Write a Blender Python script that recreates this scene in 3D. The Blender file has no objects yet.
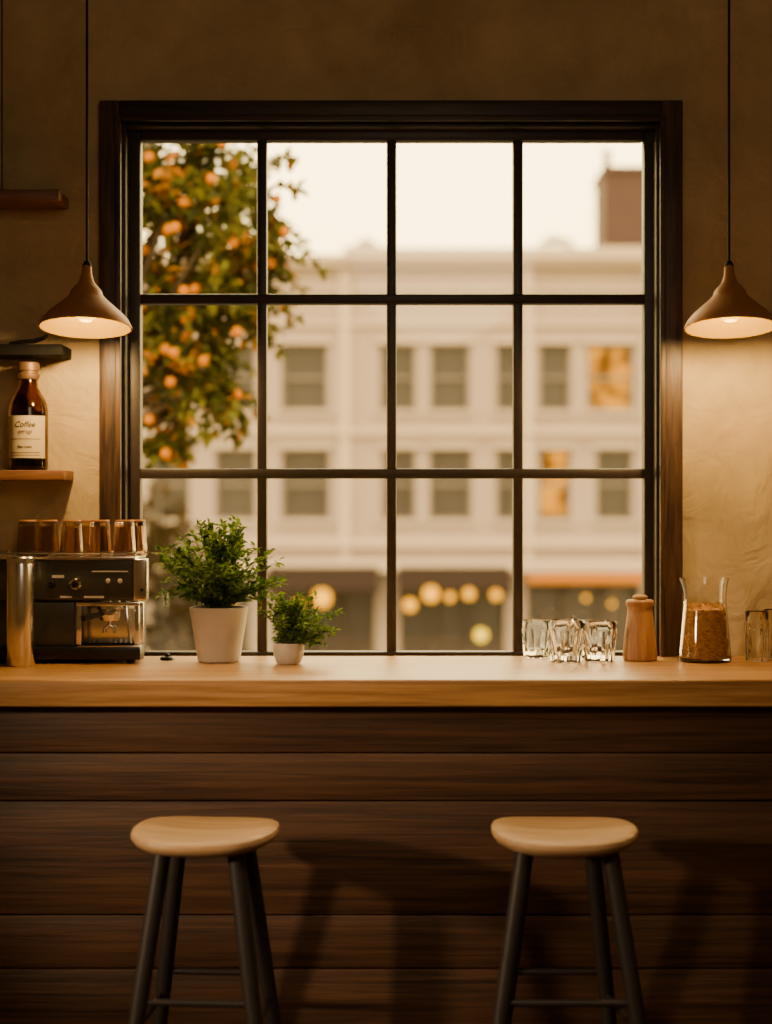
import bpy, bmesh, math, random
from mathutils import Vector, Matrix
random.seed(7)
CAMZ=1.482; F=1665.0
def X(px,d): return (px-386)/F*d
def Z(py,d): return CAMZ-(py-512)/F*d
def lin(v):
    v/=255.0
    return v/12.92 if v<=0.04045 else ((v+0.055)/1.055)**2.4
def C(r,g,b): return (lin(r),lin(g),lin(b),1)
COL=bpy.context.scene.collection

# ---------------- materials ----------------
def newmat(name):
    m=bpy.data.materials.new(name); m.use_nodes=True
    nt=m.node_tree; b=nt.nodes['Principled BSDF']
    return m,nt,b
def mat(name,col,rough=0.5,metal=0,noise=0.0,nscale=20,bump=0.0,trans=0,ior=1.45,emit=None,es=0,coat=0,spec=0.5):
    m,nt,b=newmat(name)
    b.inputs['Base Color'].default_value=col
    b.inputs['Roughness'].default_value=rough
    b.inputs['Metallic'].default_value=metal
    b.inputs['Transmission Weight'].default_value=trans
    b.inputs['IOR'].default_value=ior
    b.inputs['Coat Weight'].default_value=coat
    b.inputs['Specular IOR Level'].default_value=spec
    if emit:
        b.inputs['Emission Color'].default_value=emit; b.inputs['Emission Strength'].default_value=es
    tc=nt.nodes.new('ShaderNodeTexCoord'); n=nt.nodes.new('ShaderNodeTexNoise')
    n.inputs['Scale'].default_value=nscale; n.inputs['Detail'].default_value=5
    nt.links.new(tc.outputs['Object'],n.inputs['Vector'])
    if noise>0:
        mx=nt.nodes.new('ShaderNodeMix'); mx.data_type='RGBA'
        mx.inputs['A'].default_value=tuple(c*(1-noise) for c in col[:3])+(1,)
        mx.inputs['B'].default_value=tuple(min(1,c*(1+noise)) for c in col[:3])+(1,)
        nt.links.new(n.outputs['Fac'],mx.inputs['Factor']); nt.links.new(mx.outputs['Result'],b.inputs['Base Color'])
    if bump>0:
        bp=nt.nodes.new('ShaderNodeBump'); bp.inputs['Strength'].default_value=bump; bp.inputs['Distance'].default_value=0.01
        nt.links.new(n.outputs['Fac'],bp.inputs['Height']); nt.links.new(bp.outputs['Normal'],b.inputs['Normal'])
    return m
def wood(name,c1,c2,axis='X',scale=6,rough=0.5,bump=0.25,big=0.35,stretch=14,p0=.32,p1=.68):
    m,nt,b=newmat(name); N=nt.nodes; L=nt.links
    tc=N.new('ShaderNodeTexCoord'); mp=N.new('ShaderNodeMapping')
    s=[stretch]*3; s['XYZ'.index(axis)]=1.0
    mp.inputs['Scale'].default_value=s
    L.new(tc.outputs['Object'],mp.inputs['Vector'])
    n1=N.new('ShaderNodeTexNoise'); n1.inputs['Scale'].default_value=scale; n1.inputs['Detail'].default_value=8; n1.inputs['Roughness'].default_value=0.65; n1.inputs['Distortion'].default_value=0.4
    L.new(mp.outputs['Vector'],n1.inputs['Vector'])
    n2=N.new('ShaderNodeTexNoise'); n2.inputs['Scale'].default_value=scale*0.25; n2.inputs['Detail'].default_value=3
    L.new(mp.outputs['Vector'],n2.inputs['Vector'])
    r=N.new('ShaderNodeValToRGB'); r.color_ramp.elements[0].position=p0; r.color_ramp.elements[0].color=c1
    r.color_ramp.elements[1].position=p1; r.color_ramp.elements[1].color=c2
    mth=N.new('ShaderNodeMath'); mth.operation='MULTIPLY_ADD'; mth.inputs[1].default_value=big*2; 
    L.new(n2.outputs['Fac'],mth.inputs[0])
    sub=N.new('ShaderNodeMath'); sub.operation='SUBTRACT'; sub.inputs[1].default_value=big
    L.new(n1.outputs['Fac'],sub.inputs[0]); L.new(sub.outputs[0],mth.inputs[2])
    L.new(mth.outputs[0],r.inputs['Fac']); L.new(r.outputs['Color'],b.inputs['Base Color'])
    b.inputs['Roughness'].default_value=rough
    bp=N.new('ShaderNodeBump'); bp.inputs['Strength'].default_value=bump; bp.inputs['Distance'].default_value=0.004
    L.new(n1.outputs['Fac'],bp.inputs['Height']); L.new(bp.outputs['Normal'],b.inputs['Normal'])
    return m
def plaster(name,c1,c2):
    m,nt,b=newmat(name); N=nt.nodes; L=nt.links
    tc=N.new('ShaderNodeTexCoord')
    n1=N.new('ShaderNodeTexNoise'); n1.inputs['Scale'].default_value=2.2; n1.inputs['Detail'].default_value=9; n1.inputs['Roughness'].default_value=0.62
    n2=N.new('ShaderNodeTexNoise'); n2.inputs['Scale'].default_value=7; n2.inputs['Detail'].default_value=9; n2.inputs['Distortion'].default_value=1.4
    L.new(tc.outputs['Object'],n1.inputs['Vector']); L.new(tc.outputs['Object'],n2.inputs['Vector'])
    r=N.new('ShaderNodeValToRGB'); r.color_ramp.elements[0].position=0.35; r.color_ramp.elements[0].color=c1
    r.color_ramp.elements[1].position=0.65; r.color_ramp.elements[1].color=c2
    L.new(n1.outputs['Fac'],r.inputs['Fac']); L.new(r.outputs['Color'],b.inputs['Base Color'])
    b.inputs['Roughness'].default_value=0.9
    v=N.new('ShaderNodeTexVoronoi'); v.inputs['Scale'].default_value=7
    L.new(tc.outputs['Object'],v.inputs['Vector'])
    lt=N.new('ShaderNodeMath'); lt.operation='LESS_THAN'; lt.inputs[1].default_value=0.05
    L.new(v.outputs['Distance'],lt.inputs[0])
    ad=N.new('ShaderNodeMath'); ad.operation='MULTIPLY_ADD'; ad.inputs[1].default_value=-0.5
    L.new(lt.outputs[0],ad.inputs[0]); L.new(n2.outputs['Fac'],ad.inputs[2])
    bp=N.new('ShaderNodeBump'); bp.inputs['Strength'].default_value=0.65; bp.inputs['Distance'].default_value=0.024
    L.new(ad.outputs[0],bp.inputs['Height']); L.new(bp.outputs['Normal'],b.inputs['Normal'])
    return m
def leafmat(name,c1,c2,tr=0.4):
    m,nt,b=newmat(name); N=nt.nodes; L=nt.links
    g=N.new('ShaderNodeNewGeometry'); mx=N.new('ShaderNodeMix'); mx.data_type='RGBA'
    mx.inputs['A'].default_value=c1; mx.inputs['B'].default_value=c2
    L.new(g.outputs['Random Per Island'],mx.inputs['Factor']); L.new(mx.outputs['Result'],b.inputs['Base Color'])
    b.inputs['Roughness'].default_value=0.6; b.inputs['Specular IOR Level'].default_value=0.2
    t=N.new('ShaderNodeBsdfTranslucent'); L.new(mx.outputs['Result'],t.inputs['Color'])
    ms=N.new('ShaderNodeMixShader'); ms.inputs['Fac'].default_value=tr
    L.new(b.outputs[0],ms.inputs[1]); L.new(t.outputs[0],ms.inputs[2])
    L.new(ms.outputs[0],nt.nodes['Material Output'].inputs['Surface'])
    return m
def pane(name,refl=0.04,tint=(1,1,1,1)):
    m,nt,b=newmat(name); N=nt.nodes; L=nt.links
    t=N.new('ShaderNodeBsdfTransparent'); t.inputs['Color'].default_value=tint
    g=N.new('ShaderNodeBsdfGlossy'); g.inputs['Roughness'].default_value=0.05
    ms=N.new('ShaderNodeMixShader'); ms.inputs['Fac'].default_value=refl
    L.new(t.outputs[0],ms.inputs[1]); L.new(g.outputs[0],ms.inputs[2]); L.new(ms.outputs[0],N['Material Output'].inputs['Surface'])
    return m
def glassmat(name,col=(1,1,1,1),rough=0.01,tr=0.25):
    m,nt,b=newmat(name); N=nt.nodes; L=nt.links
    b.inputs['Base Color'].default_value=col; b.inputs['Transmission Weight'].default_value=1; b.inputs['Roughness'].default_value=rough; b.inputs['IOR'].default_value=1.5
    t=N.new('ShaderNodeBsdfTransparent'); t.inputs['Color'].default_value=col
    ms=N.new('ShaderNodeMixShader'); ms.inputs['Fac'].default_value=tr
    L.new(b.outputs[0],ms.inputs[1]); L.new(t.outputs[0],ms.inputs[2]); L.new(ms.outputs[0],N['Material Output'].inputs['Surface'])
    return m

M_wall=plaster('plaster_wall',C(166,146,108),C(206,182,138))
M_ceil=mat('ceiling_paint',C(120,108,92),0.9,noise=0.1)
M_floor=wood('floor_wood',C(50,35,24),C(84,60,42),'Y')
M_frame=mat('window_frame_paint',C(54,45,38),0.45,noise=0.25,nscale=30,bump=0.08)
M_casing=wood('dark_casing_wood',C(44,32,24),C(92,66,44),'Z',scale=7,rough=0.45,bump=0.4)
M_casingH=wood('dark_casing_wood_horizontal',C(40,30,23),C(66,50,37),'X',scale=7,rough=0.45,bump=0.4)
M_pane=pane('window_glass',0.03)
M_counter=wood('honey_oak',C(148,102,56),C(204,156,98),'X',scale=2.4,rough=0.38,bump=0.12,stretch=26,big=.2)
M_plank=wood('dark_stained_plank',C(50,33,21),C(98,66,43),'X',scale=2.2,rough=0.5,bump=0.6,big=0.3,stretch=30,p0=.3,p1=.72)
M_seat=wood('pale_seat_wood',C(180,142,98),C(212,176,132),'X',scale=4,rough=0.5,bump=0.1,stretch=10)
M_leg=mat('black_leg',C(42,37,35),0.5,noise=0.2,nscale=40,bump=0.05)
M_shelf=wood('shelf_wood',C(92,58,34),C(146,98,60),'X',scale=4)
M_shelfdk=mat('black_metal_shelf',C(12,10,9),0.8,noise=0.2,spec=.2)
M_shade=mat('terracotta_shade',C(182,126,76),0.5,noise=0.12,nscale=60,bump=0.08,metal=0.15)
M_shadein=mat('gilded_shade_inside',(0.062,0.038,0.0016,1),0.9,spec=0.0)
M_bulb=mat('glowing_bulb',C(60,40,10),0.9,emit=(1,0.56,0.04,1),es=4.5,spec=0)
M_cord=mat('black_cord',C(24,20,18),0.7)
M_pot=mat('white_ceramic',C(206,198,184),0.6,noise=0.08,nscale=40,bump=0.1)
M_soil=mat('potting_soil',C(48,34,24),0.95,noise=0.4,nscale=90,bump=0.6)
M_leafA=leafmat('green_leaves',C(40,76,24),C(138,164,54),0.4)
M_stem=mat('green_stem',C(70,84,40),0.6)
M_treeleaf=leafmat('tree_leaves',C(30,38,8),C(96,94,18),0.4)
M_treeorange=leafmat('orange_leaves',(0.24,0.08,0.0005,1),(0.36,0.17,0.002,1),0.4)
M_bark=mat('bark',C(48,36,25),0.9,noise=0.35,nscale=14,bump=0.6)
M_fruit=mat('orange_fruit_skin',(0.30,0.105,0.0004,1),0.9,noise=0.2,spec=0)
M_glass=glassmat('clear_glass',tr=0.0)
M_amber=glassmat('smoky_amber_glass',C(206,180,156),0.06,0.08)
M_steel=mat('brushed_steel',C(232,226,216),0.24,metal=1,noise=0.05,nscale=60)
M_chrome=mat('chrome',C(235,230,222),0.14,metal=1)
M_machine=mat('charcoal_enamel',C(66,65,56),0.35,noise=0.1,coat=0.3)
M_black=mat('black_plastic',C(22,21,20),0.4)
M_white=mat('white_enamel_mark',C(220,214,200),0.5)
M_bottle=glassmat('amber_brown_glass',C(170,132,96),0.02,0.1)
M_liquid=mat('dark_syrup',C(36,23,15),0.15)
M_label=mat('cream_paper_label',C(190,174,138),0.8,noise=0.05,nscale=80)
M_ink=mat('black_ink',C(44,34,28),0.7)
M_copper=mat('bronze_cap',C(120,94,70),0.5,metal=0.5,noise=0.15)
M_mill=wood('turned_beech',C(140,92,52),C(188,138,86),'Z',scale=5,rough=0.55)
M_cork=mat('cork',C(176,132,86),0.8,noise=0.25,nscale=120,bump=0.3)
M_flakes=leafmat('toasted_flakes',C(180,122,60),C(244,194,116),0.2)
M_facade=mat('pale_facade',C(138,123,118),0.9,noise=0.08,nscale=0.6)
M_facade2=mat('facade_trim',C(158,143,134),0.85,noise=0.04,nscale=1)
M_brick=mat('brown_brick',C(56,38,39),0.9,noise=0.25,nscale=3)
M_dkglass=mat('dark_window_glass',C(50,45,48),0.25,noise=0.3,nscale=1.5,spec=.3)
M_winfr=mat('facade_window_frame',C(98,88,84),0.7)
M_store=mat('storefront_paint',C(52,40,34),0.7,noise=0.2,nscale=1)
M_awning=mat('awning_cloth',C(38,29,27),0.9,spec=.1)
M_asphalt=mat('asphalt',C(56,54,52),0.9,noise=0.2,nscale=3)
M_orange=mat('warm_lit_sign',C(120,60,14),0.6,emit=(1,0.36,0.010,1),es=0.8,spec=0)
def litglass():
    m,nt,b=newmat('warm_lit_window'); N=nt.nodes; L=nt.links
    tc=N.new('ShaderNodeTexCoord'); n=N.new('ShaderNodeTexNoise'); n.inputs['Scale'].default_value=2.0; n.inputs['Detail'].default_value=2
    L.new(tc.outputs['Object'],n.inputs['Vector'])
    r=N.new('ShaderNodeValToRGB'); r.color_ramp.elements[0].position=0.42; r.color_ramp.elements[0].color=(0.14,0.045,0.004,1)
    r.color_ramp.elements[1].position=0.60; r.color_ramp.elements[1].color=(1.0,0.36,0.006,1)
    L.new(n.outputs['Fac'],r.inputs['Fac']); L.new(r.outputs['Color'],b.inputs['Emission Color']); b.inputs['Emission Strength'].default_value=1.9
    b.inputs['Base Color'].default_value=C(20,10,4); b.inputs['Roughness'].default_value=0.6; b.inputs['Specular IOR Level'].default_value=0.0
    return m
M_lit=litglass()
M_globe=mat('glowing_globe',C(40,16,1),0.9,emit=(1,0.40,0.004,1),es=3.6,spec=0)
M_globe2=mat('glowing_yellow_globe',C(40,30,2),0.9,emit=(1,0.60,0.010,1),es=3.6,spec=0)

# ---------------- mesh builder ----------------
class B:
    def __init__(s): s.v=[]; s.f=[]; s.m=[]
    def absorb(s,bm,mi=0):
        bm.verts.index_update(); o=len(s.v)
        s.v+=[tuple(v.co) for v in bm.verts]
        for f in bm.faces: s.f.append([o+v.index for v in f.verts]); s.m.append(mi)
        bm.free()
    def box(s,x0,x1,y0,y1,z0,z1,bev=0,mi=0,seg=2,rot=None):
        bm=bmesh.new()
        bmesh.ops.create_cube(bm,size=1,matrix=Matrix.Translation(((x0+x1)/2,(y0+y1)/2,(z0+z1)/2))@Matrix.Diagonal((x1-x0,y1-y0,z1-z0,1)))
        if bev>0: bmesh.ops.bevel(bm,geom=list(bm.edges),offset=bev,segments=seg,profile=0.5,affect='EDGES')
        if rot: bm.transform(rot)
        s.absorb(bm,mi); return s
    def lathe(s,prof,c=(0,0,0),seg=48,mod=None,mi=0,M=None,closed=False):
        o=[];
        def put(p):
            p=Vector(p)
            if M: p=M@p
            s.v.append((p.x+c[0],p.y+c[1],p.z+c[2])); return len(s.v)-1
        for r,z in prof:
            if r<1e-6: o.append([put((0,0,z))])
            else:
                ring=[]
                for i in range(seg):
                    a=2*math.pi*i/seg; k=mod(a,z) if mod else 1
                    ring.append(put((r*k*math.cos(a),r*k*math.sin(a),z)))
                o.append(ring)
        if closed: o.append(o[0])
        for a,b in zip(o,o[1:]):
            for i in range(seg):
                j=(i+1)%seg
                if len(a)==1 and len(b)==1: continue
                if len(a)==1: fc=[a[0],b[j],b[i]]
                elif len(b)==1: fc=[a[i],a[j],b[0]]
                else: fc=[a[i],a[j],b[j],b[i]]
                s.f.append(fc); s.m.append(mi)
        return s
    def tube(s,pts,r,seg=12,mi=0,cap=True):
        pts=[Vector(p) for p in pts]; rs=r if isinstance(r,(list,tuple)) else [r]*len(pts)
        t=(pts[1]-pts[0]).normalized(); u=t.orthogonal().normalized(); rings=[]
        for i,p in enumerate(pts):
            if i==0: t2=(pts[1]-pts[0]).normalized()
            elif i==len(pts)-1: t2=(pts[-1]-pts[-2]).normalized()
            else: t2=((pts[i+1]-p).normalized()+(p-pts[i-1]).normalized()).normalized()
            u=(u-t2*u.dot(t2)).normalized(); w=t2.cross(u)
            ring=[]
            for k in range(seg):
                a=2*math.pi*k/seg; q=p+(u*math.cos(a)+w*math.sin(a))*rs[i]
                s.v.append(tuple(q)); ring.append(len(s.v)-1)
            rings.append(ring)
        for a,b in zip(rings,rings[1:]):
            for i in range(seg):
                j=(i+1)%seg; s.f.append([a[i],a[j],b[j],b[i]]); s.m.append(mi)
        if cap:
            s.f.append(rings[0][::-1]); s.m.append(mi); s.f.append(rings[-1][:]); s.m.append(mi)
        return s
    def leaf(s,p,d,n,L,W,mi=0,curl=0.15):
        d=d.normalized(); sd=d.cross(n)
        if sd.length<1e-4: sd=d.orthogonal()
        sd.normalize(); n=sd.cross(d).normalized(); o=len(s.v)
        pts=[p, p+d*L*.35+sd*W*.5+n*W*.15, p+d*L*.72+sd*W*.36-n*L*curl*.3+n*W*.1, p+d*L-n*L*curl, p+d*L*.72-sd*W*.36-n*L*curl*.3+n*W*.1, p+d*L*.35-sd*W*.5+n*W*.15, p+d*L*.5-n*L*curl*.1]
        s.v+=[tuple(q) for q in pts]
        for fc in ([0,1,6],[1,2,6],[2,3,6],[3,4,6],[4,5,6],[5,0,6]):
            s.f.append([o+k for k in fc]); s.m.append(mi)
    def mesh(s,name,mats,smooth=35):
        me=bpy.data.meshes.new(name); me.from_pydata(s.v,[],s.f)
        for m in mats: me.materials.append(m)
        me.polygons.foreach_set('material_index',s.m)
        me.update()
        if smooth:
            me.polygons.foreach_set('use_smooth',[True]*len(me.polygons)); me.set_sharp_from_angle(angle=math.radians(smooth))
        return me
def ob(name,b,mats,parent=None,loc=(0,0,0),smooth=35,fixn=False,**kw):
    if not isinstance(mats,(list,tuple)): mats=[mats]
    me=b.mesh(name,mats,smooth)
    o=bpy.data.objects.new(name,me); o.location=loc; COL.objects.link(o)
    if fixn:
        bm=bmesh.new(); bm.from_mesh(me); bmesh.ops.remove_doubles(bm,verts=bm.verts,dist=1e-6); bmesh.ops.recalc_face_normals(bm,faces=bm.faces); bm.to_mesh(me); bm.free()
    if parent: o.parent=parent
    for k,v in kw.items(): o[k]=v
    return o
def thing(name,loc,label,category,rotz=0,**kw):
    e=bpy.data.objects.new(name,None); e.location=loc; e.rotation_euler=(0,0,rotz); e.empty_display_size=0.05; COL.objects.link(e)
    e['label']=label; e['category']=category
    for k,v in kw.items(): e[k]=v
    return e
def copy_thing(src,loc,rotz=0,**kw):
    n=src.copy(); COL.objects.link(n); n.location=loc; n.rotation_euler=(0,0,rotz)
    for ch in src.children:
        c=ch.copy(); COL.objects.link(c); c.parent=n
        for g in ch.children:
            gg=g.copy(); COL.objects.link(gg); gg.parent=c
    for k,v in kw.items(): n[k]=v
    return n
def holes(b,x0,x1,z0,z1,hs,y0,y1,mi=0):
    xs=sorted({x0,x1,*[h[0] for h in hs],*[h[1] for h in hs]}); zs=sorted({z0,z1,*[h[2] for h in hs],*[h[3] for h in hs]})
    for a,c in zip(xs,xs[1:]):
        run=None
        for e,g in zip(zs,zs[1:]):
            mx,mz=(a+c)/2,(e+g)/2
            inside=any(h[0]<mx<h[1] and h[2]<mz<h[3] for h in hs)
            if inside:
                if run is not None: b.box(a,c,y0,y1,run,e,mi=mi); run=None
            elif run is None: run=e
        if run is not None: b.box(a,c,y0,y1,run,z1,mi=mi)
    return b

# ---------------- room shell ----------------
RX=3.4; RY=-6.2; RH=3.5; TOP=1.05
wx0,wx1=X(117,5),X(665,5); wz0,wz1=TOP-0.03,Z(119,5)
b=B(); holes(b,-RX,RX,0,RH,[(wx0,wx1,wz0,wz1)],0,0.2); ob('wall_back',b,M_wall,kind='structure',smooth=0)
ob('wall_left',B().box(-RX-.15,-RX,RY,0.2,0,RH),M_wall,kind='structure',smooth=0)
ob('wall_right',B().box(RX,RX+.15,RY,0.2,0,RH),M_wall,kind='structure',smooth=0)
ob('wall_front',B().box(-RX-.15,RX+.15,RY-.15,RY,0,RH),M_wall,kind='structure',smooth=0)
ob('floor',B().box(-RX-.15,RX+.15,RY-.15,0.2,-0.1,0),M_floor,kind='structure',smooth=0)
ob('ceiling',B().box(-RX-.15,RX+.15,RY-.15,0.2,RH,RH+.1),M_ceil,kind='structure',smooth=0)

# window
w=thing('window_1',((wx0+wx1)/2,0,wz0),'large dark-framed gridded window of twelve panes above the counter','window',kind='structure')
cx=(wx0+wx1)/2
def ring(b,x0,x1,z0,z1,ix0,ix1,iz1,y0,y1,bev,mis=(0,0,0)):
    b.box(x0,ix0,y0,y1,z0,z1,bev,mis[0]); b.box(ix1,x1,y0,y1,z0,z1,bev,mis[1]); b.box(ix0,ix1,y0,y1,iz1,z1,bev,mis[2])
ox=-cx
b=B(); ring(b,X(99,4.965)+ox,X(683,4.965)+ox,TOP-wz0,Z(100,4.965)-wz0,X(119,4.965)+ox,X(662,4.965)+ox,Z(118,4.965)-wz0,-0.035,0.0,0.004,(0,0,1))
ring(b,X(115,4.96)+ox,X(666,4.96)+ox,TOP-wz0,Z(115,4.96)-wz0,X(121,4.96)+ox,X(660,4.96)+ox,Z(121,4.96)-wz0,-0.045,-0.03,0.003,(0,0,1))
ob('window_casing',b,[M_casing,M_casingH],w)
b=B(); ring(b,wx0+ox,wx1+ox,0,wz1-wz0,X(126,5)+ox,X(656,5)+ox,Z(127,5)-wz0,0.0,0.2,0.003)
b.box(wx0+ox,wx1+ox,0.0,0.2,0.0,0.022,0.002)
ob('window_jamb',b,M_frame,w)
D=5.06
b=B(); ring(b,X(124,D)+ox,X(660,D)+ox,0.02,Z(124,D)-wz0,X(141,D)+ox,X(643.5,D)+ox,Z(141,D)-wz0,0.05,0.10,0.006)
b.box(X(141,D)+ox,X(643.5,D)+ox,0.05,0.10,0.02,0.038,0.003)
for px in (262,391.5,518): b.box(X(px-5,D)+ox,X(px+5,D)+ox,0.055,0.095,0.03,Z(140,D)-wz0,0.005)
for py in (299,473.5): b.box(X(140,D)+ox,X(645,D)+ox,0.053,0.097,Z(py+5,D)-wz0,Z(py-5,D)-wz0,0.005)
ob('window_sash',b,M_frame,w)
ob('window_pane',B().box(X(140,D)+ox,X(645,D)+ox,0.074,0.077,0.03,Z(140,D)-wz0),M_pane,w,smooth=0)

# ---------------- counter ----------------
o=ob('countertop',B().box(-2.6,2.6,-0.715,-0.001,-0.07,0,0.006,seg=3),M_counter,loc=(0,0,TOP),label='thick honey-coloured oak countertop running under the window',category='countertop')
PY=-0.62; dP=5+PY
e=thing('bar_counter',(0,PY,0),'dark-stained horizontal plank bar counter below the oak countertop','bar counter')
b=B(); edges=[TOP-0.07]+[Z(p,dP) for p in (753,801,915,969,1040,1100)]+[0.0]
for i,(t,l) in enumerate(zip(edges,edges[1:])):
    yo=[0.0,0.003,0.0,0.004,0.001,0.003,0][i%7]
    b.box(-2.55,2.55,yo,0.03,l+0.0015,t-0.0015,0.004)
ob('plank_cladding',b,M_plank,e,smooth=30)
ob('backing_panel',B().box(-2.54,2.54,0.03,0.06,0,TOP-0.07),M_plank,e)

# ---------------- pendants ----------------
PEND=24
def pendant(px,label):
    d=4.65; x=X(px,d); zr=Z(329,d); s=1/358.0; H=64*s
    e=thing('pendant_lamp',(x,-0.35,zr+H),label,'pendant lamp',group='pendant lamps over the counter')
    def T(o): o.rotation_euler=(math.radians(-7.5),0,0)
    prof=[(0.5,64),(4,64),(5,61),(5,56),(6.5,50),(8.5,45),(13,40),(15.5,37),(16.5,33),(21,28),(29,21),(37,14),(43,7),(46,1),(46,-0.5)]
    out=[(r*s,(z-64)*s) for r,z in prof]
    inn=[(max(r-1.3,0.2)*s,(z-64-1.3)*s) for r,z in prof[::-1] if z<40]
    inn[0]=(44.8*s,-64.5*s)
    o=ob('lamp_shade',B().lathe(out,seg=64,mi=0).lathe([(46*s,-64.5*s)]+inn+[(0,inn[-1][1])],seg=64,mi=1),[M_shade,M_shadein],e); T(o)
    o=ob('light_bulb',B().lathe([(0,-58*s),(6*s,-57*s),(10*s,-53*s),(11.5*s,-48*s),(10*s,-43*s),(6*s,-37*s),(4.5*s,-30*s),(0,-30*s)],seg=32),M_bulb,e); T(o)
    ob('cord_cap',B().lathe([(0,4*s),(2.5*s,4*s),(4*s,1*s),(5*s,-2*s),(0,-2*s)],seg=24),M_cord,e)
    ob('cord',B().tube([(0,0,0),(0,0,RH-0.015-zr-H)],0.0035),M_cord,e)
    ob('ceiling_rose',B().lathe([(0,RH-zr-H),(0.05,RH-zr-H),(0.05,RH-zr-H-0.015),(0.01,RH-zr-H-0.03),(0,RH-zr-H-0.03)],seg=32),M_cord,e)
    L=bpy.data.lights.new('pendant_light','POINT'); L.energy=PEND; L.color=(1,0.61,0.22); L.shadow_soft_size=0.025
    lo=bpy.data.objects.new('pendant_light',L); lo.location=(x,-0.36,zr-0.004); COL.objects.link(lo)
pendant(87,'terracotta bell-shaped pendant lamp glowing beside the wall shelves')
pendant(729,'terracotta bell-shaped pendant lamp glowing over jars and glasses')

# ---------------- shelves ----------------
def shelf(pyt,pyb,pxr,m,label,name='wall_shelf',wire=False,th=None):
    d=4.85; zt=Z(pyt,d); zb=Z(pyb,d); x1=X(pxr,4.97); x0=-1.45
    e=thing(name,((x0+x1)/2,0,zb),label,'shelf'); hw=(x1-x0)/2
    ob('shelf_board',B().box(-hw,hw,-0.15,-0.001,0,zt-zb,0.004),m,e)
    if wire: ob('hanging_wire',B().tube([(X(2,4.87)-(x0+x1)/2,-0.13,zt-zb-0.01),(X(2,4.87)-(x0+x1)/2,-0.13,RH-zb)],0.002),M_cord,e)
    return zt
shelf(189,200,67,M_shelf,'short brown wooden wall shelf hung by a thin wire',wire=True)
zmid=shelf(344,355,70,M_shelfdk,'short black wall shelf above the bottle')
zlow=shelf(470,480,72,M_shelf,'short wooden wall shelf carrying a dark bottle')
e=thing('serving_tongs',(X(34,4.9),-0.11,zmid),'small black metal tongs lying on the black shelf','tongs')
ob('tongs_body',B().tube([(-0.07,0.0,0.006),(-0.03,-0.008,0.012),(0.0,-0.012,0.014),(0.03,-0.006,0.022),(0.038,0.004,0.028),(0.03,0.012,0.022),(0,0.016,0.012),(-0.03,0.012,0.01),(-0.07,0.01,0.006)],0.0045,seg=10),M_black,e)
# bottle
sc=1/338.0
e=thing('syrup_bottle',(X(28.5,4.92),-0.08,zlow),'dark brown glass syrup bottle with cream label and bronze cap','bottle')
pr=[(0,0),(17,0),(19.5,2),(19.5,60),(18,68),(13,77),(9.5,83),(9,92)]
ob('bottle_body',B().lathe([(r*sc,z*sc) for r,z in pr]+[(7.8*sc,92*sc),(8.2*sc,83*sc),(11.8*sc,76.5*sc),(17*sc,67*sc),(18.3*sc,58*sc),(18.3*sc,4*sc),(0,4*sc)],seg=48),M_bottle,e,fixn=True)
ob('syrup',B().lathe([(0,4.5*sc),(17.6*sc,4.5*sc),(17.6*sc,56*sc),(17*sc,58*sc),(0,58*sc)],seg=40),M_liquid,e)
ob('bottle_cap',B().lathe([(0,91*sc),(10*sc,91*sc),(11*sc,93*sc),(11*sc,96*sc),(9.5*sc,97*sc),(9.5*sc,99*sc),(11*sc,100*sc),(11*sc,107*sc),(10*sc,108*sc),(0,108*sc)],seg=40),M_copper,e)
R=19.9*sc; b=B(); n=28; A=1.15
for i in range(n+1):
    a=-A+2*A*i/n
    b.v+=[(R*math.sin(a),-R*math.cos(a),12*sc),(R*math.sin(a),-R*math.cos(a),54*sc)]
for i in range(n): b.f.append([2*i,2*i+2,2*i+3,2*i+1]); b.m.append(0)
lab=ob('bottle_label',b,M_label,e)
def text_on(body,size,zc,xc=0):
    cu=bpy.data.curves.new('t','FONT'); cu.body=body; cu.size=size; cu.align_x='CENTER'; cu.align_y='CENTER'; cu.shear=0.3; cu.offset=0.0003
    t=bpy.data.objects.new('t',cu); COL.objects.link(t); dg=bpy.context.evaluated_depsgraph_get()
    me=bpy.data.meshes.new_from_object(t.evaluated_get(dg)); bpy.data.objects.remove(t)
    for v in me.vertices:
        x,y=v.co.x+xc,v.co.y; rr=R+0.0006; v.co=(rr*math.sin(x/rr),-rr*math.cos(x/rr),y+zc)
    me.materials.clear(); me.materials.append(M_ink); return me
for i,(tx,sz,zc,xc) in enumerate([('Coffee',0.023,45*sc,0),('syrup',0.019,38*sc,0),('fine roast',0.011,23*sc,0)]):
    me=text_on(tx,sz,zc,xc); o=bpy.data.objects.new('label_lettering',me); COL.objects.link(o); o.parent=lab
for z0,z1 in ((30.5,31.1),(17,17.6),(14.5,15.0)):
    b=B(); k=0
    for i in range(13):
        a=-0.8+1.6*i/12; rr=R+.0005; b.v+=[(rr*math.sin(a),-rr*math.cos(a),z0*sc),(rr*math.sin(a),-rr*math.cos(a),z1*sc)]
    for i in range(12): b.f.append([k+2*i,k+2*i+2,k+2*i+3,k+2*i+1]); b.m.append(0)
    ob('label_rule',b,M_ink,lab)

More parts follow.
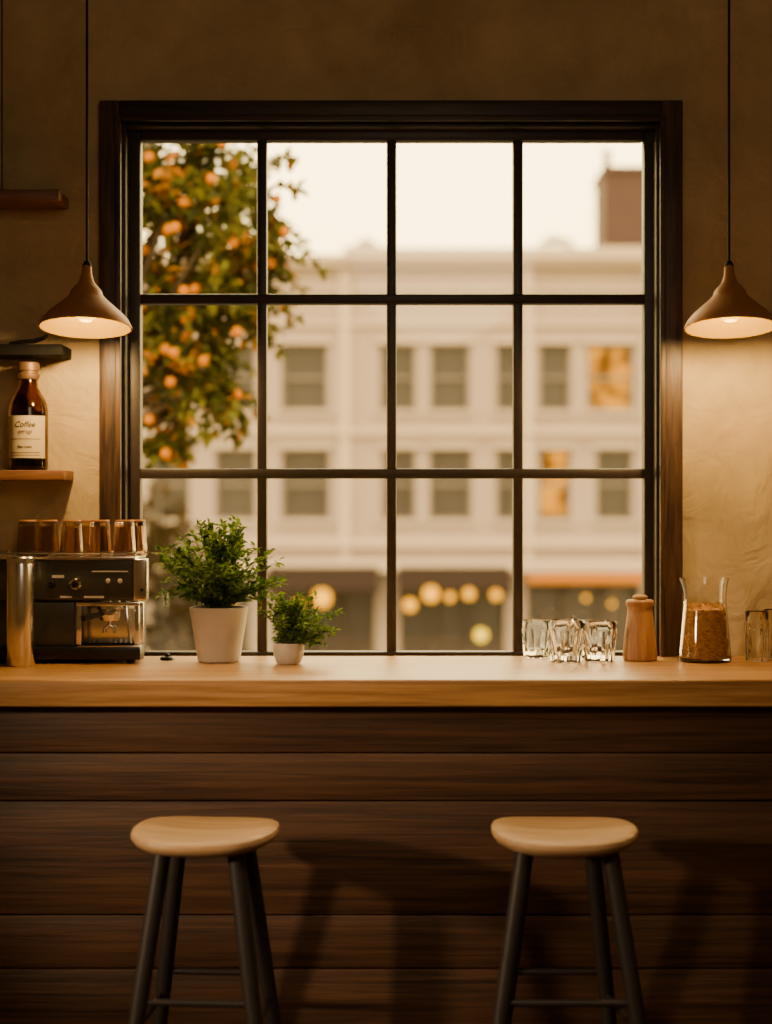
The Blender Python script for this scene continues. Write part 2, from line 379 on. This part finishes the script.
# ---------------- espresso machine ----------------
dm=4.74; mx0,mx1=X(-14,dm),X(147,dm); mcx=(mx0+mx1)/2; my=-0.155
e=thing('espresso_machine',(mcx,my,TOP),'charcoal espresso machine with chrome group head and cup tray','espresso machine')
hw=(mx1-mx0)/2; yf=-0.26-my; yb=-0.05-my; MH=0.303
hr=X(146,4.95)-mcx
def mxp(px): return X(px,dm)-mcx
def mzp(py): return Z(py,dm)-TOP
b=B(); b.box(-hw,hr,-0.045,yb,0.012,MH-.004,0.006)
b.box(-hw,mxp(74),yf+0.01,-0.04,0.045,mzp(602),0.005)
b.box(-hw,mxp(134),yf,-0.04,mzp(601),MH-.004,0.012,seg=3)
ob('body',b,M_machine,e)
b=B(); b.box(mxp(133),mxp(147),yf-0.004,yf+.045,mzp(601),MH-.004,0.006,seg=3)
ob('side_panel',b,M_steel,e)
b=B(); b.box(-hw,mxp(141),yf-0.012,-0.04,0.012,mzp(647),0.005)
for xx in (mxp(45),mxp(130),-hw+.03):
    b.lathe([(0,0),(.012,0),(.014,.012),(0,.014)],c=(xx,yf+0.02,0),seg=20); b.lathe([(0,0),(.012,0),(.014,.012),(0,.014)],c=(xx,yb-0.02,0),seg=20)
ob('drip_tray',b,M_black,e)
b=B()
for i in range(12): b.box(mxp(78)+i*0.0155,mxp(78)+i*0.0155+0.006,yf-0.005,-0.05,mzp(647),mzp(647)+0.004,0.001)
b.box(mxp(78),mxp(78)+11*.0155+.006,yf-.006,yf-.002,mzp(647),mzp(647)+.004,.001)
ob('drip_grate',b,M_chrome,e)
b=B(); b.box(-hw+.004,hr,yf-0.006,yb,MH-.006,MH+0.002,0.002)
ob('cup_tray',b,M_steel,e)
b=B(); zt=MH+.012
b.tube([(-hw+.01,yb-.004,zt),(-hw+.01,yf,zt),(hr,yf,zt),(hr-.005,yb-.004,zt),(-hw+.01,yb-.004,zt)],0.003,seg=8)
for xx in (-hw+.01,-0.05,0.1,hr-.002): b.tube([(xx,yf,MH),(xx,yf,zt)],0.0025,seg=8)
ob('cup_rail',b,M_chrome,e)
ob('splash_panel',B().box(mxp(76),mxp(141),-0.052,-0.044,mzp(645),mzp(603),0.003),M_steel,e)
b=B(); b.box(mxp(76),mxp(81),yf+.004,yf+.012,mzp(645),mzp(603),.002); b.box(mxp(134),mxp(139),yf+.004,yf+.012,mzp(645),mzp(603),.002)
b.box(mxp(76),mxp(139),yf+.003,yf+.012,mzp(606),mzp(602),.002)
ob('chrome_surround',b,M_chrome,e)
gx=mxp(107); gz=mzp(602); yg=yf+0.045
b=B()
b.lathe([(0,gz+.004),(.034,gz+.004),(.036,gz-.006),(.036,gz-.022),(.030,gz-.028),(0,gz-.028)],c=(gx,yg,0),seg=40)
ob('group_head',b,M_chrome,e)
b=B(); b.lathe([(0,gz-.028),(.031,gz-.028),(.032,gz-.042),(.026,gz-.056),(0,gz-.058)],c=(gx,yg,0),seg=40)
b.tube([(gx,yg,gz-.056),(gx,yg,gz-.068),(gx-.014,yg,gz-.078),(gx-.016,yg,gz-.092)],.0055,seg=12); b.tube([(gx,yg,gz-.068),(gx+.014,yg,gz-.078),(gx+.016,yg,gz-.092)],.0055,seg=12)
pf=ob('portafilter',b,M_chrome,e)
ob('portafilter_handle',B().tube([(gx-.02,yg-.025,gz-.036),(gx-.035,yg-.05,gz-.038),(gx-.052,yg-.075,gz-.042),(gx-.06,yg-.088,gz-.044)],[.006,.008,.011,.009],seg=16),M_black,pf)
Rx=Matrix.Rotation(math.radians(90),4,'X')
def knob(px,py,r,mm,name,dep=.02):
    ob(name,B().lathe([(0,dep),(r*.8,dep),(r,dep*.8),(r,dep*.3),(r*1.15,.0),(0,0)],M=Rx,seg=32),mm,e,loc=(mxp(px),yf,mzp(py)))
knob(76,584,.017,M_chrome,'dial'); knob(76,584,.011,M_black,'dial_cap',.024); knob(52,584,.010,M_black,'knob'); knob(108,581,.006,M_white,'button',.008); knob(120,581,.006,M_white,'button',.008); knob(142,590,.005,M_black,'side_button',.01)
for (p0,p1,q0,q1) in ((52,64,578,575),(60,72,598,596),(84,104,598,596),(92,128,572,570.8)):
    ob('front_marking',B().box(mxp(p0),mxp(p1),yf-.002,yf+.002,mzp(q0),mzp(q1)),M_white,e)
b=B(); b.tube([(mxp(126),yf+.012,mzp(601)),(mxp(127),yf+.0,mzp(612)),(mxp(129),yf-.004,mzp(630)),(mxp(130),yf-.006,mzp(640))],.0035,seg=10)
ob('steam_wand',b,M_chrome,e)

# canister
e=thing('steel_canister',(X(19.5,4.66),-0.325,TOP),'tall brushed steel cylinder canister in front of the espresso machine','canister')
k=1/357.0
ob('canister_body',B().lathe([(0,0),(13.2*k,0),(13.8*k,1*k),(13.8*k,102*k),(13.4*k,103*k),(0,103*k)],seg=48),M_steel,e)
ob('canister_lid',B().lathe([(0,103*k),(14.1*k,103*k),(14.1*k,108*k),(13*k,109.5*k),(0,110*k)],seg=48),M_steel,e)

# ---------------- tumblers ----------------
def tumbler_mesh(b,rt,rb,h,t=.003,n=10,amp=.02,inv=False,base=.012):
    out=[(0,0),(rb*.9,0),(rb,.003),(rb+(rt-rb)*.5,h*.5),(rb+(rt-rb)*.74,h*.74),(rb+(rt-rb)*.8,h*.8),(rt,h-.001)]
    inn=[(rt-t,h-.001),(rb+(rt-rb)*.8-t,h*.8),(rb+(rt-rb)*.5-t*1.5,h*.5),(rb-t*1.8,base),(0,base)]
    fr=lambda a,z: 1+amp*abs(math.cos(n*a/2))*max(0,min(1,(h*.80-z)/(h*.06))) 
    if inv:
        out=[(r,h-z) for r,z in out]; inn=[(r,h-z) for r,z in inn]; fr=lambda a,z:1+amp*math.cos(n*a)
    b.lathe(out,seg=96,mod=fr); b.lathe([out[-1]]+inn,seg=96,mod=(fr if inv else None)); return b
ztray=TOP+MH+.002
src=None
amb=[(28,-.105),(48,-.195),(71.5,-.195),(85,-.105),(100,-.195),(124.5,-.195),(136,-.105)]
for px,y in amb:
    loc=(X(px,5+y),y,ztray)
    if src is None:
        src=thing('amber_tumbler',loc,'upturned smoky amber glass tumbler on the espresso machine','glass',group='amber tumblers on the espresso machine')
        ob('glass_body',tumbler_mesh(B(),.033,.028,.098,inv=True,n=12,amp=.025),M_amber,src,fixn=True)
        ob('glass_foot',B().lathe([(0,.0985),(.0265,.0985),(.0275,.101),(.0265,.1045),(0,.1045)],seg=40),M_shade,src)
    else: copy_thing(src,loc,rotz=random.random())
src=None
for px,w_,y,h in [(536,28,-.055,.112),(566,36,-.20,.122),(599.5,34,-.175,.117),(584,28,-.07,.112)]:
    d=5+y; loc=(X(px,d),y,TOP); s=(w_/F*d/2)/.05
    if src is None:
        src=thing('clear_tumbler',loc,'clear faceted glass tumbler standing on the counter','glass',group='clear tumblers on the counter')
        ob('glass_body',tumbler_mesh(B(),.05,.041,.12,n=12,amp=.07,t=.0045,base=.02),M_glass,src,fixn=True); src.scale=(s,s,h/.12)
    else:
        o=copy_thing(src,loc,rotz=random.random()); o.scale=(s,s,h/.12)
src=None
for px,w_,y,h in [(757,22,-.16,.145),(775,22,-.08,.145)]:
    d=5+y; loc=(X(px,d),y,TOP)
    if src is None:
        src=thing('tall_tumbler',loc,'tall clear ribbed glass tumbler beside the glass carafe','glass',group='tall ribbed tumblers by the carafe')
        ob('glass_body',tumbler_mesh(B(),.034,.030,.145,n=10,amp=.12,t=.005,base=.024),M_glass,src,fixn=True)
    else: copy_thing(src,loc,rotz=.4)

# small stopper
e=thing('bottle_stopper',(X(167,4.86),-.14,TOP),'small flat black stopper with knob lying on the counter','stopper')
ob('stopper_base',B().lathe([(0,0),(.019,0),(.021,.004),(.018,.009),(.006,.011),(0,.011)],seg=32),M_black,e)
ob('stopper_knob',B().lathe([(0,.011),(.005,.011),(.008,.016),(.006,.021),(0,.022)],seg=24),M_black,e)

# wooden mill
k=1/343.0
e=thing('wooden_mill',(X(640,4.85),-.15,TOP),'turned beech wood conical mill with round stopper beside the carafe','mill')
ob('mill_body',B().lathe([(r*k,z*k) for r,z in [(0,0),(15.5,0),(17,1.5),(17.2,6),(16.4,16),(14.6,32),(12.8,46),(12.4,53),(14.2,56),(14.2,59),(12.5,60.5),(0,60.5)]],seg=56),M_mill,e)
ob('mill_stopper',B().lathe([(r*k,z*k) for r,z in [(0,60.5),(6,60.5),(6.2,62),(7.5,62.5),(7.5,64),(5,65.5),(0,66)]],seg=40),M_cork,e)

# carafe with flakes
k=1/346.5
e=thing('glass_carafe',(X(705,4.815),-.185,TOP),'clear glass carafe with flared rim holding toasted flakes','carafe')
pr=[(0,0),(24,0),(26,2),(26,6),(25,18),(23,40),(21.5,56),(21.3,66),(22,76),(24,83.5)]
def lip(a,z): return 1+.10*max(0,math.cos(a-math.pi))**8*max(0,(z/k-64)/20)
ob('carafe_body',B().lathe([(r*k,z*k) for r,z in pr]+[((r-1.1)*k,z*k) for r,z in pr[::-1] if z>4]+[(0,3*k)],seg=64,mod=lip),M_glass,e,fixn=True)
b=B()
def rad(z): 
    for (r0,z0),(r1,z1) in zip(pr[1:],pr[2:]):
        if z0<=z<=z1: return r0+(r1-r0)*(z-z0)/max(z1-z0,.01)
    return 24
b.lathe([(0,4*k)]+[((rad(z)-4)*k,z*k) for z in (4,12,24,40,52)]+[(0,56*k)],seg=32)
for i in range(1500):
    z=random.uniform(4.5,58); a=random.uniform(0,6.283); rr=(rad(z)-1.8-random.random()*2.5) if z<52 else random.uniform(0,rad(55)-2)
    p=Vector((rr*math.cos(a),rr*math.sin(a),z))*k
    t=Vector((-math.sin(a),math.cos(a),random.uniform(-1,1))).normalized(); 
    n=Vector((math.cos(a),math.sin(a),random.uniform(-.4,.4))).normalized() if z<52 else Vector((random.uniform(-1,1),random.uniform(-1,1),1)).normalized()
    if random.random()<.5: t=-t
    L=random.uniform(4,8)*k; b.leaf(p-t*L/2,t,n,L,random.uniform(1.2,2.4)*k,curl=.1)
ob('toasted_flakes',b,M_flakes,loc=(X(705,4.815),-.185,TOP),kind='stuff',label='toasted brown flakes filling the glass carafe',category='dried flakes',smooth=0)

# ---------------- potted plants ----------------
def plant(px,py_base,potprof,k,label,fc,fr,stems,leafL,seed,soilz):
    rnd=random.Random(seed); d=720.0/(py_base-512); y=d-5-.06
    e=thing('potted_plant',(X(px,5+y),y,TOP),label,'potted plant')
    inner=[((r-2)*k,z*k) for r,z in potprof[::-1] if z>soilz-2]
    ob('plant_pot',B().lathe([(r*k,z*k) for r,z in potprof]+inner,seg=56),M_pot,e)
    ri=(potprof[-1][0]-2.2)*k
    ob('potting_soil',B().lathe([(0,(soilz+1)*k),(ri*.6,(soilz+1.3)*k),(ri,soilz*k),(ri*.9,(soilz-3)*k),(0,(soilz-3)*k)],seg=40),M_soil,e)
    bs=B(); bl=B()
    for i in range(stems):
        a=rnd.uniform(0,6.283); ph=rnd.uniform(-.65,1.0)
        v=Vector((math.cos(a)*math.cos(ph*1.5),math.sin(a)*math.cos(ph*1.5),math.sin(ph*1.5)))
        kk=rnd.uniform(.5,1.08)
        tgt=Vector((fc[0]+v.x*fr[0]*kk,v.y*fr[1]*kk,fc[1]+v.z*fr[2]*kk))*k
        p0=Vector((rnd.uniform(-.5,.5)*ri,rnd.uniform(-.5,.5)*ri,soilz*k)); 
        mid=Vector((p0.x*.5+tgt.x*.35,p0.y*.5+tgt.y*.35,max(p0.z+.02,p0.z*.35+tgt.z*.65+.012)))
        pts=[]
        for j in range(8):
            t=j/7; pts.append(p0*(1-t)**2+mid*2*t*(1-t)+tgt*t*t)
        bs.tube(pts,[.0016-.0001*j for j in range(8)],seg=5)
        for j in range(2,8):
            tdir=(pts[j]-pts[j-1]).normalized()
            for q in range(6 if j>4 else 4):
                dd=(tdir*.5+Vector((rnd.uniform(-1,1),rnd.uniform(-1,1),rnd.uniform(-.5,.8)))).normalized()
                pp=pts[j]+Vector((rnd.uniform(-1,1),rnd.uniform(-1,1),rnd.uniform(-1,1)))*.008
                if pp.z<soilz*k+.004: continue
                L=leafL*rnd.uniform(.6,1.15); bl.leaf(pp,dd,Vector((rnd.uniform(-.5,.5),rnd.uniform(-.5,.5)-.3,1)),L,L*.48,curl=.2)
    ob('plant_stems',bs,M_stem,e); ob('foliage',bl,M_leafA,e,smooth=0)
plant(219,660,[(0,0),(19,0),(21,1.5),(24,22),(27.5,44),(29,52),(29,54),(28,54.5)],1/344.,'bushy green leafy plant in a tapered white ceramic pot',(0,92),(62,50,46),115,.025,3,50)
plant(288.5,662,[(0,0),(10,0),(12,1.5),(14.5,8),(15.5,15),(15,20.5),(14,20.5)],1/344.,'small trailing green plant in a little white pot',(9,40),(39,26,27),60,.020,5,18)

# ---------------- stools ----------------
def stool(px,rot,label,ft,fb,bt_,bb_):
    d=4.0; e=thing('bar_stool',(X(px,d),-1.0,0),label,'stool',rotz=rot,group='bar stools at the counter')
    SZ=0.728; a0=.174
    def sq(a,z):
        c,s_=abs(math.cos(a)),abs(math.sin(a)); n=2.6
        return (c**n+s_**n)**(-1/n)*(1+.015*math.cos(3*a+.6))
    prof=[(0,-.007),(.3*a0,-.006),(.6*a0,-.003),(.85*a0,0),(.95*a0,-.0005),(.985*a0,-.004),(a0,-.011),(.995*a0,-.018),(.95*a0,-.028),(.85*a0,-.037),(0,-.042)]
    b=B().lathe(prof,seg=72,mod=sq)
    b.v=[(x,y*.98,z+.008*(abs(x)/a0)**2-.004-.006*((y-.03)/a0)**2) for x,y,z in b.v]
    ob('seat',b,M_seat,e,loc=(0,0,SZ))
    tops={}
    for sx in (-1,1):
        for sy in (-1,1):
            T=Vector((sx*(ft if sy<0 else bt_),sy*.09,SZ-.040)); Bt=Vector((sx*(fb if sy<0 else bb_),sy*.175,0))
            tops[(sx,sy)]=(T,Bt)
            ob('leg',B().tube([T,T.lerp(Bt,.5),Bt],[.0210,.0200,.0170],seg=24),M_leg,e)
    def at(kx,z): T,Bt=tops[kx]; t=(T.z-z)/(T.z-Bt.z); return T.lerp(Bt,t)
    zr=Z(1003,3.87)
    for a,c,z in (((-1,-1),(1,-1),zr),((-1,1),(1,1),zr-.0),((-1,-1),(-1,1),zr-.06),((1,-1),(1,1),zr-.06)):
        ob('rung',B().tube([at(a,z),at(c,z)],.0085,seg=16),M_leg,e)
stool(206,math.radians(-4),'round-edged pale wood bar stool with splayed black legs',.086,.178,.082,.170)
stool(563,math.radians(0),'round-edged pale wood bar stool with splayed black legs',.100,.206,.078,.154)

# ---------------- outside ----------------
GZ=-3.2; BY=35.0; DB=40.0
ob('street',B().box(-40,40,0.4,70,GZ-.2,GZ),M_asphalt,label='grey asphalt street between the cafe and the buildings',category='street',smooth=0)
def bx(px): return X(px,DB)
def bz(py): return Z(py,DB)
e=thing('townhouse_building',(0,BY,GZ),'pale stone townhouse facade with rows of windows and shopfronts','building')
hs=[]; wins=[]
row1=[(150,190,0),(215,256,0),(281,328,0),(380,416,0),(430,470,0),(496,520,0),(539,571,0),(587,634,1),(665,700,0),(730,765,0)]
row2=[(150,190,0),(215,256,0),(281,330,0),(382,416,0),(429,472,0),(496,518,0),(539,571,1),(596,633,0),(665,700,0),(730,765,0)]
for r,(t,bt) in ((row1,(344,411)),(row2,(449,520))):
    for a,c,l in r: h=(bx(a),bx(c),bz(bt),bz(t)); hs.append(h); wins.append((h,l))
shops=[(150,250,1),(275,375,0),(400,505,0),(527,640,0),(665,760,1)]
for a,c,l in shops: hs.append((bx(a),bx(c),GZ+.5,bz(585)))
x0,x1=bx(-20),bx(900)
b=B(); hl=[(p,q,r-GZ,s-GZ) for p,q,r,s in hs]
holes(b,x0,x1,0,bz(262)-GZ,hl,0,0.5)
b.box(x0,x1,0.5,8,0,bz(262)-GZ)
ob('facade',b,M_facade,e,smooth=0)
b=B()
def band(pt,pb,out,xa=x0,xb=x1): b.box(xa,xb,-out,0.1,bz(pb)-GZ,bz(pt)-GZ,.03)
band(250,262,.5,bx(345),x1); band(262,268,.35); band(262,256,.4,x0,bx(345)); band(288,293,.15); band(322,327,.12); band(430,436,.15); band(540,548,.2); band(560,572,.4)
b.box(bx(345),x1,0,6,bz(262)-GZ,bz(252)-GZ)
for a,c,l in row1: b.box(bx(a)-.12,bx(c)+.12,-.1,.05,bz(344)-GZ,bz(339)-GZ,.02); b.box(bx(a)-.1,bx(c)+.1,-.12,.05,bz(415)-GZ,bz(411)-GZ,.02)
for a,c,l in row2: b.box(bx(a)-.12,bx(c)+.12,-.1,.05,bz(449)-GZ,bz(444)-GZ,.02); b.box(bx(a)-.1,bx(c)+.1,-.12,.05,bz(524)-GZ,bz(520)-GZ,.02)
for p in (345,528,648): b.box(bx(p)-.14,bx(p)+.14,-.1,.05,bz(560)-GZ,bz(268)-GZ,.02)
ob('cornice',b,M_facade2,e,smooth=0)
for h,l in wins:
    q=B(); xa,xb,za,zb=h; za-=GZ; zb-=GZ; f=.07
    q.box(xa,xb,.3,.34,za,zb,mi=1)
    q.box(xa,xa+f,.18,.3,za,zb); q.box(xb-f,xb,.18,.3,za,zb); q.box(xa,xb,.18,.3,za,za+f); q.box(xa,xb,.18,.3,zb-f,zb); q.box(xa,xb,.16,.3,(za+zb)/2-.04,(za+zb)/2+.04)
    ob('building_window',q,[M_winfr,M_lit if l else M_dkglass],e,smooth=0)
for a,c,l in shops:
    q=B(); xa,xb=bx(a),bx(c); za,zb=.5,bz(585)-GZ
    q.box(xa,xb,.35,.4,za,zb,mi=1)
    for t in (0,.33,.66,1): xx=xa+(xb-xa)*t; q.box(xx-.06,xx+.06,.2,.36,za,zb)
    q.box(xa,xb,.18,.36,za,za+.5); q.box(xa,xb,.2,.36,zb-.15,zb)
    ob('shop_window',q,[M_store,M_dkglass],e,smooth=0)
for a,c in ((398,508),(270,378)):
    b=B(); xa,xb=bx(a),bx(c); k=0
    b.v+=[(xa,-.4,bz(566)-GZ),(xb,-.4,bz(566)-GZ),(xb,-1.3,bz(586)-GZ),(xa,-1.3,bz(586)-GZ),(xb,-1.3,bz(592)-GZ),(xa,-1.3,bz(592)-GZ),(xa,-.4,bz(592)-GZ),(xb,-.4,bz(592)-GZ)]
    for fc in ([0,1,2,3],[3,2,4,5],[0,3,5,6],[1,7,4,2]): b.f.append([k+i for i in fc]); b.m.append(0)
    ob('awning',b,M_awning,e,smooth=0)
ob('lit_sign_band',B().box(bx(526),bx(642),-.5,-.3,bz(582)-GZ,bz(574)-GZ,.02),M_orange,e)
for px,py,r,m,yy in [(322,598,.30,0,31),(298,604,.14,0,32),(410,605,.20,0,31),(431,594,.26,0,32),(450,597,.14,0,31),(469,594,.18,0,32),(496,595,.16,0,31),(481,635,.20,1,30),(586,598,.09,0,32),(612,604,.08,0,31),(229,604,.14,0,31)]:
    d=5+yy; zc=Z(py,d)-GZ; r*=.66
    o=thing('street_lantern',(X(px,d),yy,GZ),'glowing warm globe lantern on a thin dark street post','street lamp',group='globe lanterns along the shopfronts')
    ob('globe',B().lathe([(r*math.sin(math.pi*i/12),zc-r*math.cos(math.pi*i/12)) for i in range(13)],seg=20),M_globe2 if m else M_globe,o)
    ob('lamp_post',B().tube([(0,0,0),(0,0,zc-r*.96)],[.035,.02],seg=10).lathe([(0,0),(.12,0),(.1,.12),(.03,.25),(0,.25)],seg=16),M_cord,o)
# roof volumes
d=DB+2.5; z0=bz(252)+.01; e=thing('brick_chimney_block',(bx(630),BY+2.5,z0),'dark brown brick chimney block on the roof','chimney')
b=B(); b.box(X(604,d)-bx(630),X(668,d)-bx(630),0,2,0,Z(170,d)-z0,.03); b.box(X(602,d)-bx(630),X(670,d)-bx(630),-.1,2.1,Z(172,d)-z0,Z(166,d)-z0,.02)
ob('chimney_stack',b,M_brick,e,smooth=0)
ob('chimney_flue',B().lathe([(0,0),(.12,0),(.1,.5),(.14,.52),(.14,.6),(0,.6)],c=(X(611,d)-bx(630),.8,Z(167,d)-z0),seg=16),M_brick,e)
e=thing('roof_dormer',(bx(365),BY+1.5,bz(252)+.01),'small pale dormer on the roof edge','dormer')
b=B(); b.box(-.45,.45,0,1.5,0,.32,.03); b.box(-.55,.55,-.1,1.6,.28,.38,.03); b.lathe([(.30,.38),(.26,.56),(.12,.66),(0,.7)],c=(0,.6,0),seg=20)
ob('dormer_box',b,M_facade,e,smooth=0)
def shrub(name,loc,rx,rz,n,L,label,m):
    e=thing(name,loc,label,'shrub'); b=B()
    for i in range(n):
        v=Vector((random.gauss(0,1),random.gauss(0,1),random.gauss(0,1))).normalized(); q=random.uniform(.6,1)
        b.leaf(Vector((v.x*rx*q,v.y*rx*.7*q,rz*1.02+L+v.z*rz*q)),v+Vector((random.uniform(-.6,.6),random.uniform(-.6,.6),random.uniform(-.3,.6))),Vector((0,0,1)),L,L*.6)
    ob('foliage',b,m,e,smooth=0)
    ob('woody_stem',B().tube([(0,0,0),(0,0,rz)],rx*.08,seg=8),M_bark,e)
shrub('rooftop_shrub',(bx(563),BY+1.5,bz(252)+.01),.42,.22,260,.13,'small rounded shrub on the roof terrace',M_treeleaf)
M_dkleaf=leafmat('dusky_leaves',C(38,32,16),C(66,52,28),0.3)
shrub('street_bush',(X(158,21),16,GZ),.8,2.35,1900,.2,'tall dusky green bush growing beside the street',M_dkleaf)

# tree
TY=3.5; DT=8.5; rnd=random.Random(11)
def tp(px,py,y=TY): d=5+y; return Vector((X(px,d),y,Z(py,d)))
base=Vector((X(60,DT),TY,GZ+.005)); e=thing('street_tree',base,'leafy green tree with orange fruit and autumn leaves outside the window','tree')
fork=tp(82,430)-base; bt=B()
bt.tube([Vector((0,0,0)),Vector((.03,.02,1.5)),Vector((-.02,0,3.0)),fork],[.13,.11,.09,.075],seg=14)
ob('trunk',bt,M_bark,e)
bb=B(); bl=B(); blobs=[(150,175,1.0),(200,165,1.0),(245,185,.8),(140,260,1),(190,235,1),(240,240,.9),(150,340,1),(200,300,1),(210,350,.9),(245,320,.7),(265,255,.6),(262,210,.6),(160,405,.8),(205,385,.8),(110,220,1),(100,330,1),(60,260,1),(55,180,1),(120,130,1),(190,120,1),(75,390,.7),(20,230,.9),(20,320,.8),(140,60,.9),(80,90,1),(225,400,.5),(165,440,.45),(250,290,.8),(170,200,1),(170,290,1),(225,280,.9),(180,370,.9),(225,205,.9),(155,300,1)]
fruits=[]
for (px,py,sc_) in blobs:
    c=tp(px,py,TY+rnd.uniform(-.25,.25))-base
    m1=fork.lerp(c,.5)+Vector((0,0,-.05)); bb.tube([fork,m1,c],[.028,.016,.007],seg=7)
    for t in range(int(17*sc_)+2):
        v=Vector((rnd.gauss(0,1),rnd.gauss(0,1),rnd.gauss(0,.9))).normalized(); ln=rnd.uniform(.10,.32)*sc_
        pts=[c+v*ln*j/5+Vector((0,0,-.05*(j/5)**2)) for j in range(6)]
        bb.tube(pts,[.006,.005,.0045,.004,.003,.002],seg=5)
        au=rnd.random()<.16
        for j in range(1,6):
            for q in range(4):
                dd=(v*.6+Vector((rnd.uniform(-1,1),rnd.uniform(-1,1),rnd.uniform(-.8,.5)))).normalized(); L=rnd.uniform(.05,.095)
                bl.leaf(pts[j]+Vector((rnd.uniform(-.02,.02),rnd.uniform(-.02,.02),rnd.uniform(-.02,.02))),dd,Vector((rnd.uniform(-.6,.6),rnd.uniform(-.9,.3),1)),L,L*.52,mi=1 if (au and rnd.random()<.75) or rnd.random()<.05 else 0,curl=.2)
    for t in range(2):
        fruits.append(c+Vector((rnd.uniform(-.22,.22)*sc_,-rnd.uniform(.1,.26),rnd.uniform(-.24,.24)*sc_)))
for (a,bq) in [((250,200),(296,190)),((255,230),(322,268)),((255,215),(300,240)),((245,320),(296,318)),((250,180),(290,160)),((235,390),(262,415)),((215,410),(235,440)),((170,430),(185,460)),((250,270),(300,290)),((240,340),(280,350)),((155,435),(150,462))]:
    p0=tp(*a)-base; p1=tp(*bq)-base; v=p1-p0
    pts=[p0+v*j/7+Vector((0,0,.04*math.sin(j/7*3.14))) for j in range(8)]; bb.tube(pts,[.007-.0007*j for j in range(8)],seg=5)
    for j in range(1,8):
        for q in range(5):
            dd=(v.normalized()*.7+Vector((rnd.uniform(-1,1),rnd.uniform(-1,1),rnd.uniform(-1,.6)))).normalized(); L=rnd.uniform(.05,.085)
            bl.leaf(pts[j],dd,Vector((rnd.uniform(-.6,.6),rnd.uniform(-.6,.6),1)),L,L*.5,mi=1 if rnd.random()<.12 else 0,curl=.2)
ob('branches',bb,M_bark,e); ob('foliage',bl,[M_treeleaf,M_treeorange],e,smooth=0)
fm=None
for p in fruits[:68]:
    if fm is None: o=ob('fruit',B().lathe([(.026*math.sin(math.pi*i/10),-.026*math.cos(math.pi*i/10)) for i in range(11)],seg=16),M_fruit,e,loc=p); fm=o
    else:
        o=fm.copy(); COL.objects.link(o); o.parent=e; o.location=p

# ---------------- world & lights ----------------
wd=bpy.data.worlds.new('World'); bpy.context.scene.world=wd; wd.use_nodes=True; nt=wd.node_tree; bg=nt.nodes['Background']
tc=nt.nodes.new('ShaderNodeTexCoord'); sp=nt.nodes.new('ShaderNodeSeparateXYZ'); r=nt.nodes.new('ShaderNodeValToRGB')
nt.links.new(tc.outputs['Generated'],sp.inputs[0]); nt.links.new(sp.outputs['Z'],r.inputs['Fac']); nt.links.new(r.outputs['Color'],bg.inputs['Color'])
r.color_ramp.elements[0].position=0.0; r.color_ramp.elements[0].color=(1.0,0.66,0.20,1); r.color_ramp.elements[1].position=0.3; r.color_ramp.elements[1].color=(1.0,0.78,0.37,1)
bg.inputs['Strength'].default_value=9.5
def spot(loc,tgt,en,ang,col,rad=.15,blend=.8):
    L=bpy.data.lights.new('room_spot','SPOT'); L.energy=en; L.spot_size=math.radians(ang); L.spot_blend=blend; L.color=col; L.shadow_soft_size=rad
    o=bpy.data.objects.new('room_spot',L); o.location=loc; o.rotation_euler=(Vector(tgt)-Vector(loc)).to_track_quat('-Z','Y').to_euler(); COL.objects.link(o)
spot((-2.9,-2.8,1.6),(.18,-.62,.50),340,34,(1,.70,.40),.08,1)
spot((0,-2.6,3.3),(-.05,-1.0,.7),100,40,(1,.74,.46),.3,1)
L=bpy.data.lights.new('room_fill','POINT'); L.energy=42; L.color=(1,.76,.50); L.shadow_soft_size=.5
o=bpy.data.objects.new('room_fill',L); o.location=(0.3,-3.8,2.9); COL.objects.link(o)

cam=bpy.data.cameras.new('camera'); co=bpy.data.objects.new('camera',cam); COL.objects.link(co)
co.location=(0,-5,CAMZ); co.rotation_euler=(math.radians(90),0,0)
cam.sensor_fit='VERTICAL'; cam.sensor_height=36; cam.lens=F*36/1024; cam.clip_end=300
cam.dof.use_dof=True; cam.dof.focus_distance=4.7; cam.dof.aperture_fstop=1.35
bpy.context.scene.camera=co
